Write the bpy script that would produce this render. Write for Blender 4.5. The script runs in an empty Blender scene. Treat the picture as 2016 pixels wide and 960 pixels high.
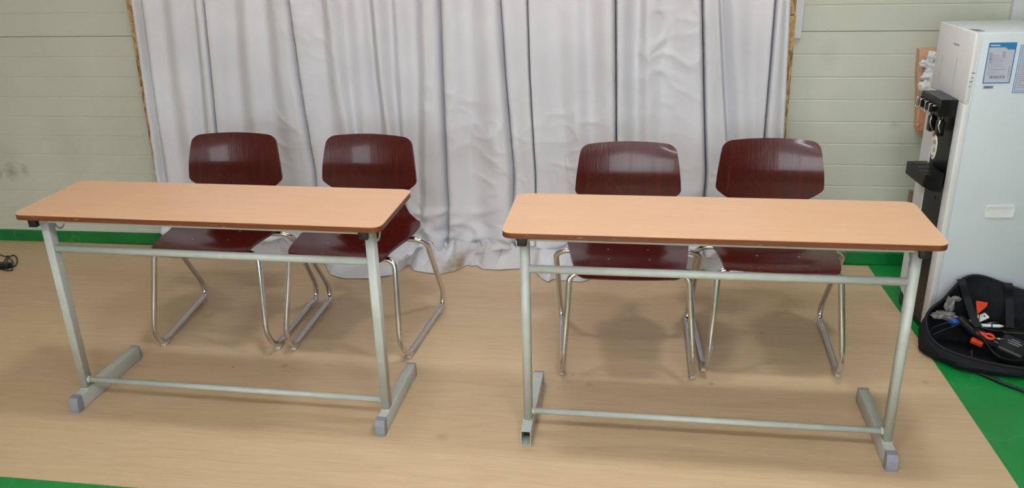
import bpy, bmesh, math, random
from mathutils import Vector, Matrix, noise
random.seed(7)
C = bpy.context.scene.collection
PI = math.pi

# ------------------------------------------------------------------ camera
F_PX, PITCH, ROLL, CAM_H, YAW = 1675.27, 21.9053, -1.5643, 1.5893, -8.164
y_, p_, r_ = map(math.radians, (YAW, PITCH, ROLL))
fwd = Vector((math.sin(y_)*math.cos(p_), math.cos(y_)*math.cos(p_), -math.sin(p_)))
rgt0 = Vector((math.cos(y_), -math.sin(y_), 0)); up0 = rgt0.cross(fwd)
rgt = math.cos(r_)*rgt0 + math.sin(r_)*up0
upv = -math.sin(r_)*rgt0 + math.cos(r_)*up0
cd = bpy.data.cameras.new('camera'); cam = bpy.data.objects.new('camera', cd); C.objects.link(cam)
cam.matrix_world = Matrix(((rgt.x, upv.x, -fwd.x, 0), (rgt.y, upv.y, -fwd.y, 0), (rgt.z, upv.z, -fwd.z, CAM_H), (0, 0, 0, 1)))
cd.sensor_width = 36; cd.lens = F_PX*36/2016; cd.clip_start = .02
bpy.context.scene.camera = cam

def ray(u, v):
    return rgt*((u-1008)/F_PX) + upv*((480-v)/F_PX) + fwd
def on_floor(u, v, z=0.0):
    d = ray(u, v); t = (z-CAM_H)/d.z
    return Vector((d.x*t, d.y*t, z))
def on_y(u, v, Y):
    d = ray(u, v); t = Y/d.y
    return Vector((d.x*t, Y, d.z*t+CAM_H))

# ------------------------------------------------------------------ object helpers
def link(name, me, m, parent=None, loc=None, rot=None):
    o = bpy.data.objects.new(name, me); C.objects.link(o)
    if m is not None and len(me.materials) == 0:
        me.materials.append(m)
    if parent is not None: o.parent = parent
    if loc is not None: o.location = loc
    if rot is not None: o.rotation_euler = rot
    return o
def tag(o, label=None, cat=None, group=None, kind=None):
    if label: o['label'] = label
    if cat: o['category'] = cat
    if group: o['group'] = group
    if kind: o['kind'] = kind
    return o
def thing(name, label, cat, loc=(0, 0, 0), rz=0, group=None):
    o = bpy.data.objects.new(name, None); C.objects.link(o)
    o.location = loc; o.rotation_euler = (0, 0, rz); o.empty_display_size = .05
    return tag(o, label, cat, group)
def copy_tree(o, parent=None):
    c = o.copy(); C.objects.link(c); c.parent = parent
    for k in ('label', 'category'):
        pass
    for ch in list(o.children): copy_tree(ch, c)
    return c
class MB:
    """collects shapes into one mesh"""
    def __init__(s): s.bm = bmesh.new(); s.mi = 0
    def _fin(s, faces, smooth=False):
        for f in faces: f.material_index = s.mi; f.smooth = smooth
    def box(s, x0, x1, y0, y1, z0, z1, bev=0, seg=2, M=None):
        vs = [s.bm.verts.new((x, y, z)) for z in (z0, z1) for y in (y0, y1) for x in (x0, x1)]
        fs = [s.bm.faces.new([vs[i] for i in q]) for q in ((0,2,3,1),(4,5,7,6),(0,1,5,4),(2,6,7,3),(0,4,6,2),(1,3,7,5))]
        s._fin(fs)
        if bev > 0:
            es = list({e for f in fs for e in f.edges})
            r = bmesh.ops.bevel(s.bm, geom=es, offset=bev, segments=seg, profile=.5, affect='EDGES')
            vs = list({v for f in r['faces'] for v in f.verts} | set(v for v in vs if v.is_valid))
            s._fin(list({f for v in vs for f in v.link_faces}), True)
        if M is not None:
            for v in vs: v.co = M @ v.co
        return vs
    def tube(s, pts, r, n=12, cap=True, closed=False):
        pts = [Vector(p) for p in pts]; N = len(pts)
        rs = r if isinstance(r, (list, tuple)) else [r]*N
        rings = []; prev = None
        for i, p in enumerate(pts):
            if closed: t = pts[(i+1) % N]-pts[i-1]
            else: t = pts[min(i+1, N-1)]-pts[max(i-1, 0)]
            t.normalize()
            if prev is None:
                a = Vector((0, 0, 1)) if abs(t.z) < .9 else Vector((1, 0, 0))
                u = t.cross(a).normalized()
            else:
                u = (prev - t*prev.dot(t)).normalized()
            prev = u; w = t.cross(u)
            rings.append([s.bm.verts.new(p + rs[i]*(math.cos(2*PI*k/n)*u + math.sin(2*PI*k/n)*w)) for k in range(n)])
        fs = []
        for i in range(N if closed else N-1):
            a, b = rings[i], rings[(i+1) % N]
            for k in range(n): fs.append(s.bm.faces.new((a[k], a[(k+1) % n], b[(k+1) % n], b[k])))
        s._fin(fs, True)
        if cap and not closed:
            s._fin([s.bm.faces.new(rings[0][::-1]), s.bm.faces.new(rings[-1])])
    def prism(s, poly, z0, z1, bev=0, axis='z'):
        """polygon (a,b) extruded; axis z: (x,y), axis x: (y,z), axis y: (x,z)"""
        def mk(a, b, h):
            return {'z': (a, b, h), 'x': (h, a, b), 'y': (a, h, b)}[axis]
        lo = [s.bm.verts.new(mk(a, b, z0)) for a, b in poly]; hi = [s.bm.verts.new(mk(a, b, z1)) for a, b in poly]
        n = len(poly)
        fs = [s.bm.faces.new(lo[::-1]), s.bm.faces.new(hi)]
        for i in range(n): fs.append(s.bm.faces.new((lo[i], lo[(i+1) % n], hi[(i+1) % n], hi[i])))
        s._fin(fs)
        if bev > 0:
            es = list({e for f in fs[:2] for e in f.edges})
            r = bmesh.ops.bevel(s.bm, geom=es, offset=bev, segments=2, profile=.5, affect='EDGES')
            s._fin(r['faces'], True)
        return lo+hi
    def ball(s, c, r, sc=(1, 1, 1), sub=3, amp=0, fr=6, seed=0):
        g = bmesh.ops.create_icosphere(s.bm, subdivisions=sub, radius=1)
        for v in g['verts']:
            d = v.co.normalized(); k = 1
            if amp: k += amp*noise.noise(d*fr*.5+Vector((seed, 0, 0))) + amp*.6*abs(noise.noise(d*fr+Vector((0, seed, 0))))
            v.co = Vector((d.x*sc[0]*r*k+c[0], d.y*sc[1]*r*k+c[1], d.z*sc[2]*r*k+c[2]))
        s._fin(list({f for v in g['verts'] for f in v.link_faces}), True)
    def build(s, name, m, parent=None, loc=None, rot=None):
        bmesh.ops.recalc_face_normals(s.bm, faces=s.bm.faces[:])
        me = bpy.data.meshes.new(name); s.bm.to_mesh(me); s.bm.free()
        if isinstance(m, (list, tuple)):
            for k in m: me.materials.append(k)
            m = None
        return link(name, me, m, parent, loc, rot)
def fillet(pts, rad, n=7):
    """round the corners of a polyline"""
    pts = [Vector(p) for p in pts]; out = [pts[0]]
    rads = rad if isinstance(rad, (list, tuple)) else [rad]*(len(pts)-2)
    for i in range(1, len(pts)-1):
        p = pts[i]; a = (pts[i-1]-p); b = (pts[i+1]-p); la, lb = a.length, b.length
        a.normalize(); b.normalize(); ang = a.angle(b); r = rads[i-1]
        d = min(r/math.tan(ang/2), la*.48 if i > 1 else la*.95, lb*.48 if i < len(pts)-2 else lb*.95); rr = d*math.tan(ang/2)
        bis = (a+b).normalized(); c = p + bis*(rr/math.sin(ang/2))
        s0 = (p+a*d)-c; s1 = (p+b*d)-c; th = s0.angle(s1)
        for k in range(n+1):
            t = k/n
            out.append(c + (s0*math.sin((1-t)*th)+s1*math.sin(t*th))/math.sin(th))
    out.append(pts[-1]); return out
def catmull(pts, n=8):
    pts = [Vector(p) for p in pts]; P = [2*pts[0]-pts[1]]+pts+[2*pts[-1]-pts[-2]]; out = []
    for i in range(1, len(P)-2):
        for k in range(n):
            t = k/n; a, b, c, d = P[i-1], P[i], P[i+1], P[i+2]
            out.append(.5*((2*b)+(c-a)*t+(2*a-5*b+4*c-d)*t*t+(3*b-a-3*c+d)*t**3))
    out.append(pts[-1]); return out
def rrect(x0, x1, y0, y1, r, n=6):
    o = []
    for cx, cy, a in ((x1-r, y1-r, 0), (x0+r, y1-r, 90), (x0+r, y0+r, 180), (x1-r, y0+r, 270)):
        for k in range(n+1):
            t = math.radians(a+90*k/n); o.append((cx+r*math.cos(t), cy+r*math.sin(t)))
    return o

# ------------------------------------------------------------------ materials
def s2l(c): return tuple(((x/255)/12.92 if x <= 10 else (((x/255)+.055)/1.055)**2.4) for x in c)+(1,)
class NT:
    def __init__(s, name):
        s.m = bpy.data.materials.new(name); s.m.use_nodes = True; s.t = s.m.node_tree
        s.b = s.t.nodes['Principled BSDF']
    def n(s, typ, **kw):
        nd = s.t.nodes.new(typ)
        for k, v in kw.items():
            if k.startswith('i_'): nd.inputs[k[2:].replace('_', ' ')].default_value = v
            else: setattr(nd, k, v)
        return nd
    def l(s, a, b): s.t.links.new(a, b)
    def coords(s, scale=(1, 1, 1), kind='Object', rot=(0, 0, 0)):
        tc = s.n('ShaderNodeTexCoord'); mp = s.n('ShaderNodeMapping')
        mp.inputs['Scale'].default_value = scale; mp.inputs['Rotation'].default_value = rot
        s.l(tc.outputs[kind], mp.inputs['Vector']); return mp.outputs['Vector']
    def noise(s, vec, scale=5, detail=4, rough=.5, dist=0):
        nd = s.n('ShaderNodeTexNoise'); nd.inputs['Scale'].default_value = scale; nd.inputs['Detail'].default_value = detail
        nd.inputs['Roughness'].default_value = rough; nd.inputs['Distortion'].default_value = dist
        s.l(vec, nd.inputs['Vector']); return nd.outputs['Fac']
    def ramp(s, fac, stops):
        r = s.n('ShaderNodeValToRGB'); e = r.color_ramp.elements
        while len(e) < len(stops): e.new(.5)
        for k, (p, c) in enumerate(stops):
            e[k].position = p; e[k].color = c if len(c) == 4 else (*c, 1)
        s.l(fac, r.inputs['Fac']); return r.outputs['Color']
    def mix(s, fac, a, b, mode='MIX'):
        nd = s.n('ShaderNodeMix', data_type='RGBA', blend_type=mode)
        for sock, v in ((nd.inputs['Factor'], fac), (nd.inputs['A'], a), (nd.inputs['B'], b)): pass
        ins = [i for i in nd.inputs if i.enabled]
        for i, v in zip((nd.inputs[0], nd.inputs[6], nd.inputs[7]), (fac, a, b)):
            if hasattr(v, 'is_linked') or hasattr(v, 'links'): s.l(v, i)
            else: i.default_value = v
        return nd.outputs[2]
    def math(s, op, a, b=0.0, c=0.0):
        nd = s.n('ShaderNodeMath', operation=op)
        for i, v in zip(nd.inputs, (a, b, c)):
            if hasattr(v, 'links'): s.l(v, i)
            else: i.default_value = v
        return nd.outputs[0]
    def bump(s, h, strength=.3, dist=.002):
        b = s.n('ShaderNodeBump'); b.inputs['Strength'].default_value = strength; b.inputs['Distance'].default_value = dist
        s.l(h, b.inputs['Height']); s.l(b.outputs['Normal'], s.b.inputs['Normal'])
    def set(s, **kw):
        for k, v in kw.items():
            i = s.b.inputs[k.replace('_', ' ')]
            if hasattr(v, 'links'): s.l(v, i)
            else: i.default_value = v
        return s
    def spots(s, pts, col, base, coord='Object'):
        """soft dirt marks with their own place on the surface"""
        tc = s.n('ShaderNodeTexCoord'); cur = base
        nz = s.noise(tc.outputs[coord], 40, 4, .6)
        for (x, y, z, rx, rz, k) in pts:
            mp = s.n('ShaderNodeMapping', vector_type='TEXTURE'); mp.inputs['Location'].default_value = (x, y, z); mp.inputs['Scale'].default_value = (rx, rx, rz)
            s.l(tc.outputs[coord], mp.inputs['Vector'])
            ln = s.n('ShaderNodeVectorMath', operation='LENGTH'); s.l(mp.outputs[0], ln.inputs[0])
            d = s.math('ADD', ln.outputs['Value'], s.math('MULTIPLY', nz, 1.2))
            mr = s.n('ShaderNodeMapRange'); mr.inputs['From Min'].default_value = 1.6; mr.inputs['From Max'].default_value = .7
            mr.inputs['To Max'].default_value = k; s.l(d, mr.inputs['Value'])
            cur = s.mix(mr.outputs[0], cur, col)
        return cur
def plain(name, col, rough=.5, metal=0, coat=0, var=.06, vs=12, bump=0, bs=80, spec=.5):
    k = NT(name); v = k.coords()
    f = k.noise(v, vs, 4, .6)
    c = s2l(col); d = tuple(x*(1-var*2) for x in c[:3])+(1,); e = tuple(min(1, x*(1+var)) for x in c[:3])+(1,)
    k.set(Base_Color=k.ramp(f, [(.3, d), (.7, e)]), Roughness=rough, Metallic=metal, Coat_Weight=coat, Specular_IOR_Level=spec)
    if bump: k.bump(k.noise(v, bs, 3, .6), bump, .001)
    return k.m

def m_floor():
    k = NT('vinyl_plank_floor'); tc = k.coords()
    br = k.n('ShaderNodeTexBrick', offset=.37, i_Scale=1.0); br.inputs['Brick Width'].default_value = 1.2; br.inputs['Row Height'].default_value = .1
    br.inputs['Mortar Size'].default_value = .0006; br.inputs['Color1'].default_value = (.2, .2, .2, 1); br.inputs['Color2'].default_value = (.8, .8, .8, 1); br.inputs['Mortar'].default_value = (.5, .5, .5, 1)
    k.l(tc, br.inputs['Vector'])
    off = k.n('ShaderNodeVectorMath', operation='MULTIPLY_ADD'); k.l(br.outputs['Color'], off.inputs[0]); off.inputs[1].default_value = (7, 5, 3)
    k.l(tc, off.inputs[2])
    mp = k.n('ShaderNodeMapping'); mp.inputs['Scale'].default_value = (1.6, 16, 1); k.l(off.outputs[0], mp.inputs['Vector'])
    g1 = k.noise(mp.outputs[0], 2.2, 6, .62, 1.2)
    mp2 = k.n('ShaderNodeMapping'); mp2.inputs['Scale'].default_value = (3, 90, 1); k.l(off.outputs[0], mp2.inputs['Vector'])
    g2 = k.noise(mp2.outputs[0], 2.0, 3, .5)
    base = k.ramp(g1, [(.28, s2l((186, 159, 124))), (.5, s2l((200, 174, 139))), (.75, s2l((209, 185, 151)))])
    col = k.mix(.22, base, k.ramp(g2, [(.35, s2l((186, 159, 124))), (.65, s2l((212, 188, 153)))]))
    pv = k.n('ShaderNodeSeparateColor'); k.l(br.outputs['Color'], pv.inputs[0])
    col = k.mix(k.math('MULTIPLY', pv.outputs[0], .12), col, s2l((192, 163, 126)))
    blot = k.noise(tc, 3.0, 3, .5)
    col = k.mix(k.math('MULTIPLY', blot, .25), col, s2l((194, 164, 126)))
    pts = []
    for (u, v, r, a) in ((459, 722, .006, .9), (1128, 738, .006, .7), (1160, 757, .02, .35), (1105, 603, .008, .5), (870, 860, .03, .25), (1822, 752, .02, .3), (1500, 655, .01, .4), (143, 505, .006, .8), (560, 720, .02, .35), (1400, 755, .015, .4)):
        p = on_floor(u, v); pts.append((p.x, p.y, 0, r, r, a))
    col = k.spots(pts, s2l((98, 72, 46)), col)
    k.set(Base_Color=col, Roughness=k.math('ADD', k.math('MULTIPLY', g1, .12), .36), Specular_IOR_Level=.45)
    k.bump(g2, .03, .001); return k.m
def m_laminate():
    k = NT('beech_laminate'); v = k.coords((1, 1, 1))
    mp = k.n('ShaderNodeMapping'); mp.inputs['Scale'].default_value = (2.0, 26, 1); k.l(v, mp.inputs['Vector'])
    g = k.noise(mp.outputs[0], 1.6, 6, .6, .8)
    mp2 = k.n('ShaderNodeMapping'); mp2.inputs['Scale'].default_value = (1.2, 10, 1); k.l(v, mp2.inputs['Vector'])
    g2 = k.noise(mp2.outputs[0], 1.3, 4, .55, 2.2)
    c = k.ramp(g, [(.3, s2l((212, 168, 129))), (.55, s2l((217, 174, 135))), (.75, s2l((220, 179, 141)))])
    c = k.mix(k.math('MULTIPLY', g2, .3), c, s2l((206, 156, 118)))
    k.set(Base_Color=c, Roughness=.3, Specular_IOR_Level=.5, Coat_Weight=.15, Coat_Roughness=.3); return k.m
def m_edge():
    k = NT('worn_brown_edge'); v = k.coords((1, 1, 1))
    g = k.noise(k.coords((3, 3, 60)), 2, 4, .6)
    c = k.ramp(g, [(.3, s2l((94, 48, 24))), (.7, s2l((122, 68, 38)))])
    ch = k.noise(k.coords((14, 14, 90)), 1.7, 5, .7)
    c = k.mix(k.ramp(ch, [(.63, (0, 0, 0)), (.68, (.8, .8, .8))]), c, s2l((186, 140, 104)))
    k.set(Base_Color=c, Roughness=.42); return k.m
def m_ply():
    k = NT('mahogany_plywood'); v = k.coords((60, 14, 2.2))
    g = k.noise(v, 1.2, 6, .6, .4)
    v2 = k.coords((3, 3, 1.3)); w = k.noise(v2, 1.6, 2, .4, 1.2)
    band = k.math('FRACT', k.math('MULTIPLY', w, 6.0)); 
    c = k.ramp(g, [(.3, s2l((62, 12, 8))), (.6, s2l((76, 17, 12))), (.8, s2l((92, 26, 18)))])
    c = k.mix(k.ramp(band, [(.0, (.0,)*3), (.88, (.0,)*3), (.94, (.13,)*3), (1, (0,)*3)]), c, s2l((128, 58, 46)))
    c = k.mix(k.math('MULTIPLY', w, .3), c, s2l((50, 10, 8)))
    oi = k.n('ShaderNodeObjectInfo')
    k.set(Base_Color=c, Roughness=.22, Specular_IOR_Level=.3, Coat_Weight=.18, Coat_Roughness=.07)
    k.bump(k.noise(k.coords((150, 30, 7)), 1.2, 4, .6), .35, .0014); return k.m
def m_chrome():
    k = NT('chrome_tube'); v = k.coords()
    f = k.noise(v, 25, 5, .65)
    k.set(Base_Color=s2l((214, 214, 218)), Metallic=1.0, Roughness=k.math('ADD', k.math('MULTIPLY', f, .16), .06)); return k.m
def m_paint():
    k = NT('grey_green_enamel'); v = k.coords()
    f = k.noise(v, 14, 5, .6)
    c = k.ramp(f, [(.3, s2l((176, 181, 175))), (.7, s2l((191, 196, 189)))])
    ch = k.noise(v, 60, 5, .75)
    c = k.mix(k.ramp(ch, [(.74, (0, 0, 0)), (.77, (1, 1, 1))]), c, s2l((96, 84, 70)))
    k.set(Base_Color=c, Roughness=.38); k.bump(k.noise(v, 260, 3, .6), .25, .0008); return k.m
def m_wall():
    k = NT('cream_green_panel'); v = k.coords()
    f = k.noise(v, 1.3, 4, .55); f2 = k.noise(k.coords((1, 1, 9)), 2.2, 4, .5)
    c = k.ramp(f, [(.3, s2l((188, 190, 174))), (.7, s2l((201, 203, 189)))])
    c = k.mix(k.math('MULTIPLY', f2, .25), c, s2l((188, 190, 177)))
    pts = []
    for (u, v_, rx, rz, a) in ((22, 338, .05, .055, .55), (48, 334, .03, .045, .4), (8, 300, .1, .1, .12), (1630, 105, .05, .09, .12), (1762, 245, .03, .02, .3), (250, 270, .2, .3, .08), (0, 342, .02, .04, .4), (135, 290, .12, .2, .08)):
        p = on_y(u, v_, 3.79); pts.append((p.x, p.y, p.z, rx, rz, a))
    c = k.spots(pts, s2l((120, 104, 82)), c)
    k.set(Base_Color=c, Roughness=.42, Specular_IOR_Level=.4); k.bump(k.noise(v, 6, 3, .5), .15, .003); return k.m
def m_green(name, a, b):
    k = NT(name); v = k.coords()
    f = k.noise(v, 5, 5, .6)
    c = k.ramp(f, [(.3, s2l(a)), (.7, s2l(b))])
    ln = k.noise(v, 3.2, 2, .5, .6)
    c = k.mix(k.ramp(k.math('ABSOLUTE', k.math('SUBTRACT', ln, .5)), [(.0, (.35,)*3), (.006, (0,)*3)]), c, s2l((90, 160, 96)))
    k.set(Base_Color=c, Roughness=.38); k.bump(k.noise(v, 30, 3, .5), .15, .002); return k.m
def m_cloth():
    k = NT('white_curtain_cloth'); v = k.coords()
    f = k.noise(v, 2.5, 4, .55)
    c = k.ramp(f, [(.3, s2l((213, 212, 217))), (.7, s2l((226, 226, 231)))])
    pts = []
    for (u, v_, r, a) in ((905, 520, .07, .95), (885, 528, .05, .6), (635, 205, .02, .25), (307, 480, .09, .7), (270, 500, .08, .6), (1205, 95, .02, .1), (668, 248, .004, .8), (601, 172, .005, .7)):
        p = on_floor(u, v_, .03) if v_ > 460 else on_y(u, v_, 3.65)
        pts.append((p.x, p.y, p.z, r, r, a))
    c = k.spots(pts, s2l((166, 146, 108)), c)
    w1 = k.n('ShaderNodeTexNoise', noise_type='RIDGED_MULTIFRACTAL') if hasattr(bpy.types.ShaderNodeTexNoise, 'noise_type') else k.n('ShaderNodeTexNoise')
    w1.inputs['Scale'].default_value = 5; w1.inputs['Detail'].default_value = 3
    k.l(k.coords((1.3, 1.3, .8), rot=(0, .6, 0)), w1.inputs['Vector'])
    k.set(Base_Color=c, Roughness=.62, Sheen_Weight=.1, Specular_IOR_Level=.35)
    k.bump(w1.outputs['Fac'], .6, .005)
    tr = k.n('ShaderNodeBsdfTranslucent'); k.l(c, tr.inputs['Color'])
    mx = k.n('ShaderNodeMixShader'); mx.inputs[0].default_value = .16
    k.l(k.b.outputs[0], mx.inputs[1]); k.l(tr.outputs[0], mx.inputs[2])
    k.l(mx.outputs[0], k.t.nodes['Material Output'].inputs['Surface']); return k.m
def m_osb():
    k = NT('strand_board'); v = k.coords((1, 1, 1))
    vo = k.n('ShaderNodeTexVoronoi'); vo.inputs['Scale'].default_value = 48; k.l(k.coords((2, 1, .8), rot=(0, .5, 0)), vo.inputs['Vector'])
    f = k.n('ShaderNodeSeparateColor'); k.l(vo.outputs['Color'], f.inputs[0])
    c = k.ramp(f.outputs[0], [(.1, s2l((112, 78, 44))), (.5, s2l((186, 146, 92))), (.9, s2l((214, 182, 126)))])
    c = k.mix(.35, c, k.ramp(k.noise(v, 60, 5, .7), [(.35, s2l((120, 84, 48))), (.65, s2l((205, 172, 118)))]))
    k.set(Base_Color=c, Roughness=.75); k.bump(f.outputs[0], .4, .002); return k.m
def m_glow(name, col, st):
    k = NT(name); k.set(Base_Color=(.8, .8, .8, 1)); k.b.inputs['Emission Color'].default_value = col; k.b.inputs['Emission Strength'].default_value = st
    return k.m

FLOOR = m_floor(); LAM = m_laminate(); EDGE = m_edge(); PLY = m_ply(); CHROME = m_chrome(); PAINT = m_paint()
WALL = m_wall(); GREEN = m_green('green_floor_paint', (16, 128, 56), (26, 142, 66)); GREENW = m_green('green_skirting_paint', (8, 104, 44), (14, 120, 54))
CLOTH = m_cloth(); OSB = m_osb()
BLACKP = plain('black_plastic', (20, 20, 22), .4); GREYCAP = plain('grey_end_cap', (140, 144, 156), .5)
CLEAR = plain('milky_glide', (196, 188, 172), .35); STEELD = plain('raw_steel_inside', (40, 40, 36), .7)
BRIGHT = plain('bright_screw', (205, 205, 205), .25, 1.0)
WHITEP = plain('white_enamel_panel', (205, 213, 219), .28, var=.015, vs=2); CREAMP = plain('cream_plastic', (216, 217, 216), .4, var=.02)
WHITET = plain('white_trim', (212, 213, 214), .45, var=.02)
DARKF = plain('dark_glossy_plastic', (15, 16, 19), .3, spec=.3); GREYTOP = plain('grey_plastic_top', (70, 72, 76), .45)
LABELP = plain('label_paper', (188, 192, 206), .35, var=.02, vs=30); BLUE = plain('blue_print', (46, 126, 182), .4, var=.03); INK = plain('grey_ink', (118, 122, 134), .5); INKL = plain('light_ink', (150, 154, 166), .5)
BLACKI = plain('black_ink', (60, 60, 62), .5); WHITEI = plain('white_ink', (225, 232, 240), .5); LBLUE = plain('pale_blue_print', (110, 160, 205), .4, var=.03)
ORANGE = plain('orange_red_plastic', (214, 66, 34), .35); BLUEP = plain('blue_plastic', (24, 74, 160), .35); WHITEB = plain('white_plastic', (226, 228, 228), .4)
BAG = plain('black_bag_fabric', (22, 23, 29), .75, var=.15, vs=40, bump=.5, bs=120, spec=.25); STRAP = plain('black_webbing', (26, 27, 32), .7, bump=.6, bs=400, spec=.3)
RUBBER = plain('black_cable', (16, 16, 18), .45); GLOVE = plain('dusty_grey_film', (122, 120, 120), .4, var=.2, vs=30, bump=.8, bs=60)
CARD = plain('brown_cardboard', (206, 168, 138), .8, var=.04); PAPER = plain('white_tissue', (226, 226, 230), .7, var=.02); ORCARD = plain('orange_tag', (204, 142, 108), .6)
GREYW = plain('grey_tape', (118, 124, 118), .5); GREENP = plain('green_print', (150, 170, 90), .5); ORP = plain('orange_print', (214, 130, 60), .5)
METALG = plain('brushed_steel', (150, 150, 152), .3, 1.0)

# ------------------------------------------------------------------ the room
WY = 3.79
def struct(o): o['kind'] = 'structure'; return o
m = MB(); m.box(-5.5, 5.5, -3.6, WY+.02, -.05, -.003); struct(m.build('floor', GREEN))
# vinyl sheet: one continuous flooring lying on the painted floor
edge = [(-5.2, 1.945), (-1.88, 1.921), (-1.45, 1.912), (-.4, 1.905), (1.135, 1.90), (1.133, 2.22), (1.126, 2.765), ] + [tuple(on_floor(u, v)[:2]) for u, v in ((1778, 623), (1739, 568), (1724, 545), (1709, 523))] + [
        (.2, 3.77), (-1.0, 3.772), (-2.1, 3.765), (-2.6, 3.772), (-3.0, 3.778), (-5.2, 3.775)]
m = MB(); m.prism(edge, -.003, 0.0); o = m.build('trim_1', FLOOR); struct(o)
m = MB(); m.box(-5.2, 4.0, -3.2, 1.60, -.003, .0); struct(m.build('trim_5', FLOOR))  # unseen floor sheet, added to keep green out of the chrome reflections
# back wall of horizontal panels: a profile with shallow ribs and an open joint at z = 1.05
prof = [(0, 0)]
def rib(z): return [(z-.004, 0), (z-.0015, .0022), (z+.0015, .0022), (z+.004, 0)]
zz = 1.05
grooves = sorted([zz-.097*k for k in range(1, 11) if zz-.097*k > .06] + [zz+.106+.097*k for k in range(0, 16) if k != 9])
pts = [(0.0, 0)]
for g in grooves:
    if g < zz: pts += rib(g)
pts += [(zz-.0016, 0), (zz-.0012, .012), (zz+.0012, .012), (zz+.0016, 0)]
for g in grooves:
    if g > zz: pts += rib(g)
pts += [(2.75, 0), (2.75, .08), (0, .08)]
m = MB(); m.prism([(WY+b, a) for a, b in pts], -5.5, 5.5, axis='x'); struct(m.build('wall_back', WALL))
m = MB(); m.box(-5.6, -5.5, -3.6, WY+.08, 0, 2.75); struct(m.build('wall_left', WALL))
m = MB(); m.box(5.5, 5.6, -3.6, WY+.08, 0, 2.75); struct(m.build('wall_right', WALL))
CEIL = plain('ceiling_white', (215, 215, 210), .8)
m = MB(); m.box(-5.6, 5.6, -3.6, WY+.08, 2.75, 2.8); struct(m.build('ceiling', CEIL))
# green painted skirting
m = MB(); m.prism([(WY-.012, 0), (WY-.012, .055), (WY-.008, .059), (WY, .059), (WY, 0)], -5.5, 5.5, axis='x'); struct(m.build('baseboard_back', GREENW))
# vertical white duct beside the curtain and the white block behind the dispenser
m = MB(); m.box(.672, .711, WY-.022, WY, 1.024, 2.2, .002); struct(m.build('trim_2', WHITET))
m = MB(); m.box(1.522, 1.72, WY-.03, WY, 1.0, 2.2, .002); struct(m.build('trim_3', WHITET))

# strand board fixed on the wall behind the curtain
ob = MB(); ob.prism([(-2.322, .02), (-2.296, 1.12), (.680, 1.12), (.694, .02)], WY-.028, WY-.002, axis='y')
o = ob.build('strand_board', OSB); tag(o, 'rough strand board standing against the wall, its edges peeking out behind the white curtain', 'board')
m = MB(); m.box(-2.294, -2.25, WY-.03, WY-.001, 1.125, 2.3); m.box(.62, .676, WY-.03, WY-.001, 1.125, 2.3)
o = m.build('board_strips', OSB); struct(o)  # strand board strips on both sides of the added glow pane
m = MB(); m.box(-2.25, .62, WY-.012, WY-.004, 1.13, 2.3); o = m.build('glow_pane', m_glow('warm_tint_glow', (1, .50, .42, 1), 1.3)); struct(o)  # glowing pane added behind the curtain to tint its top pink

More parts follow.
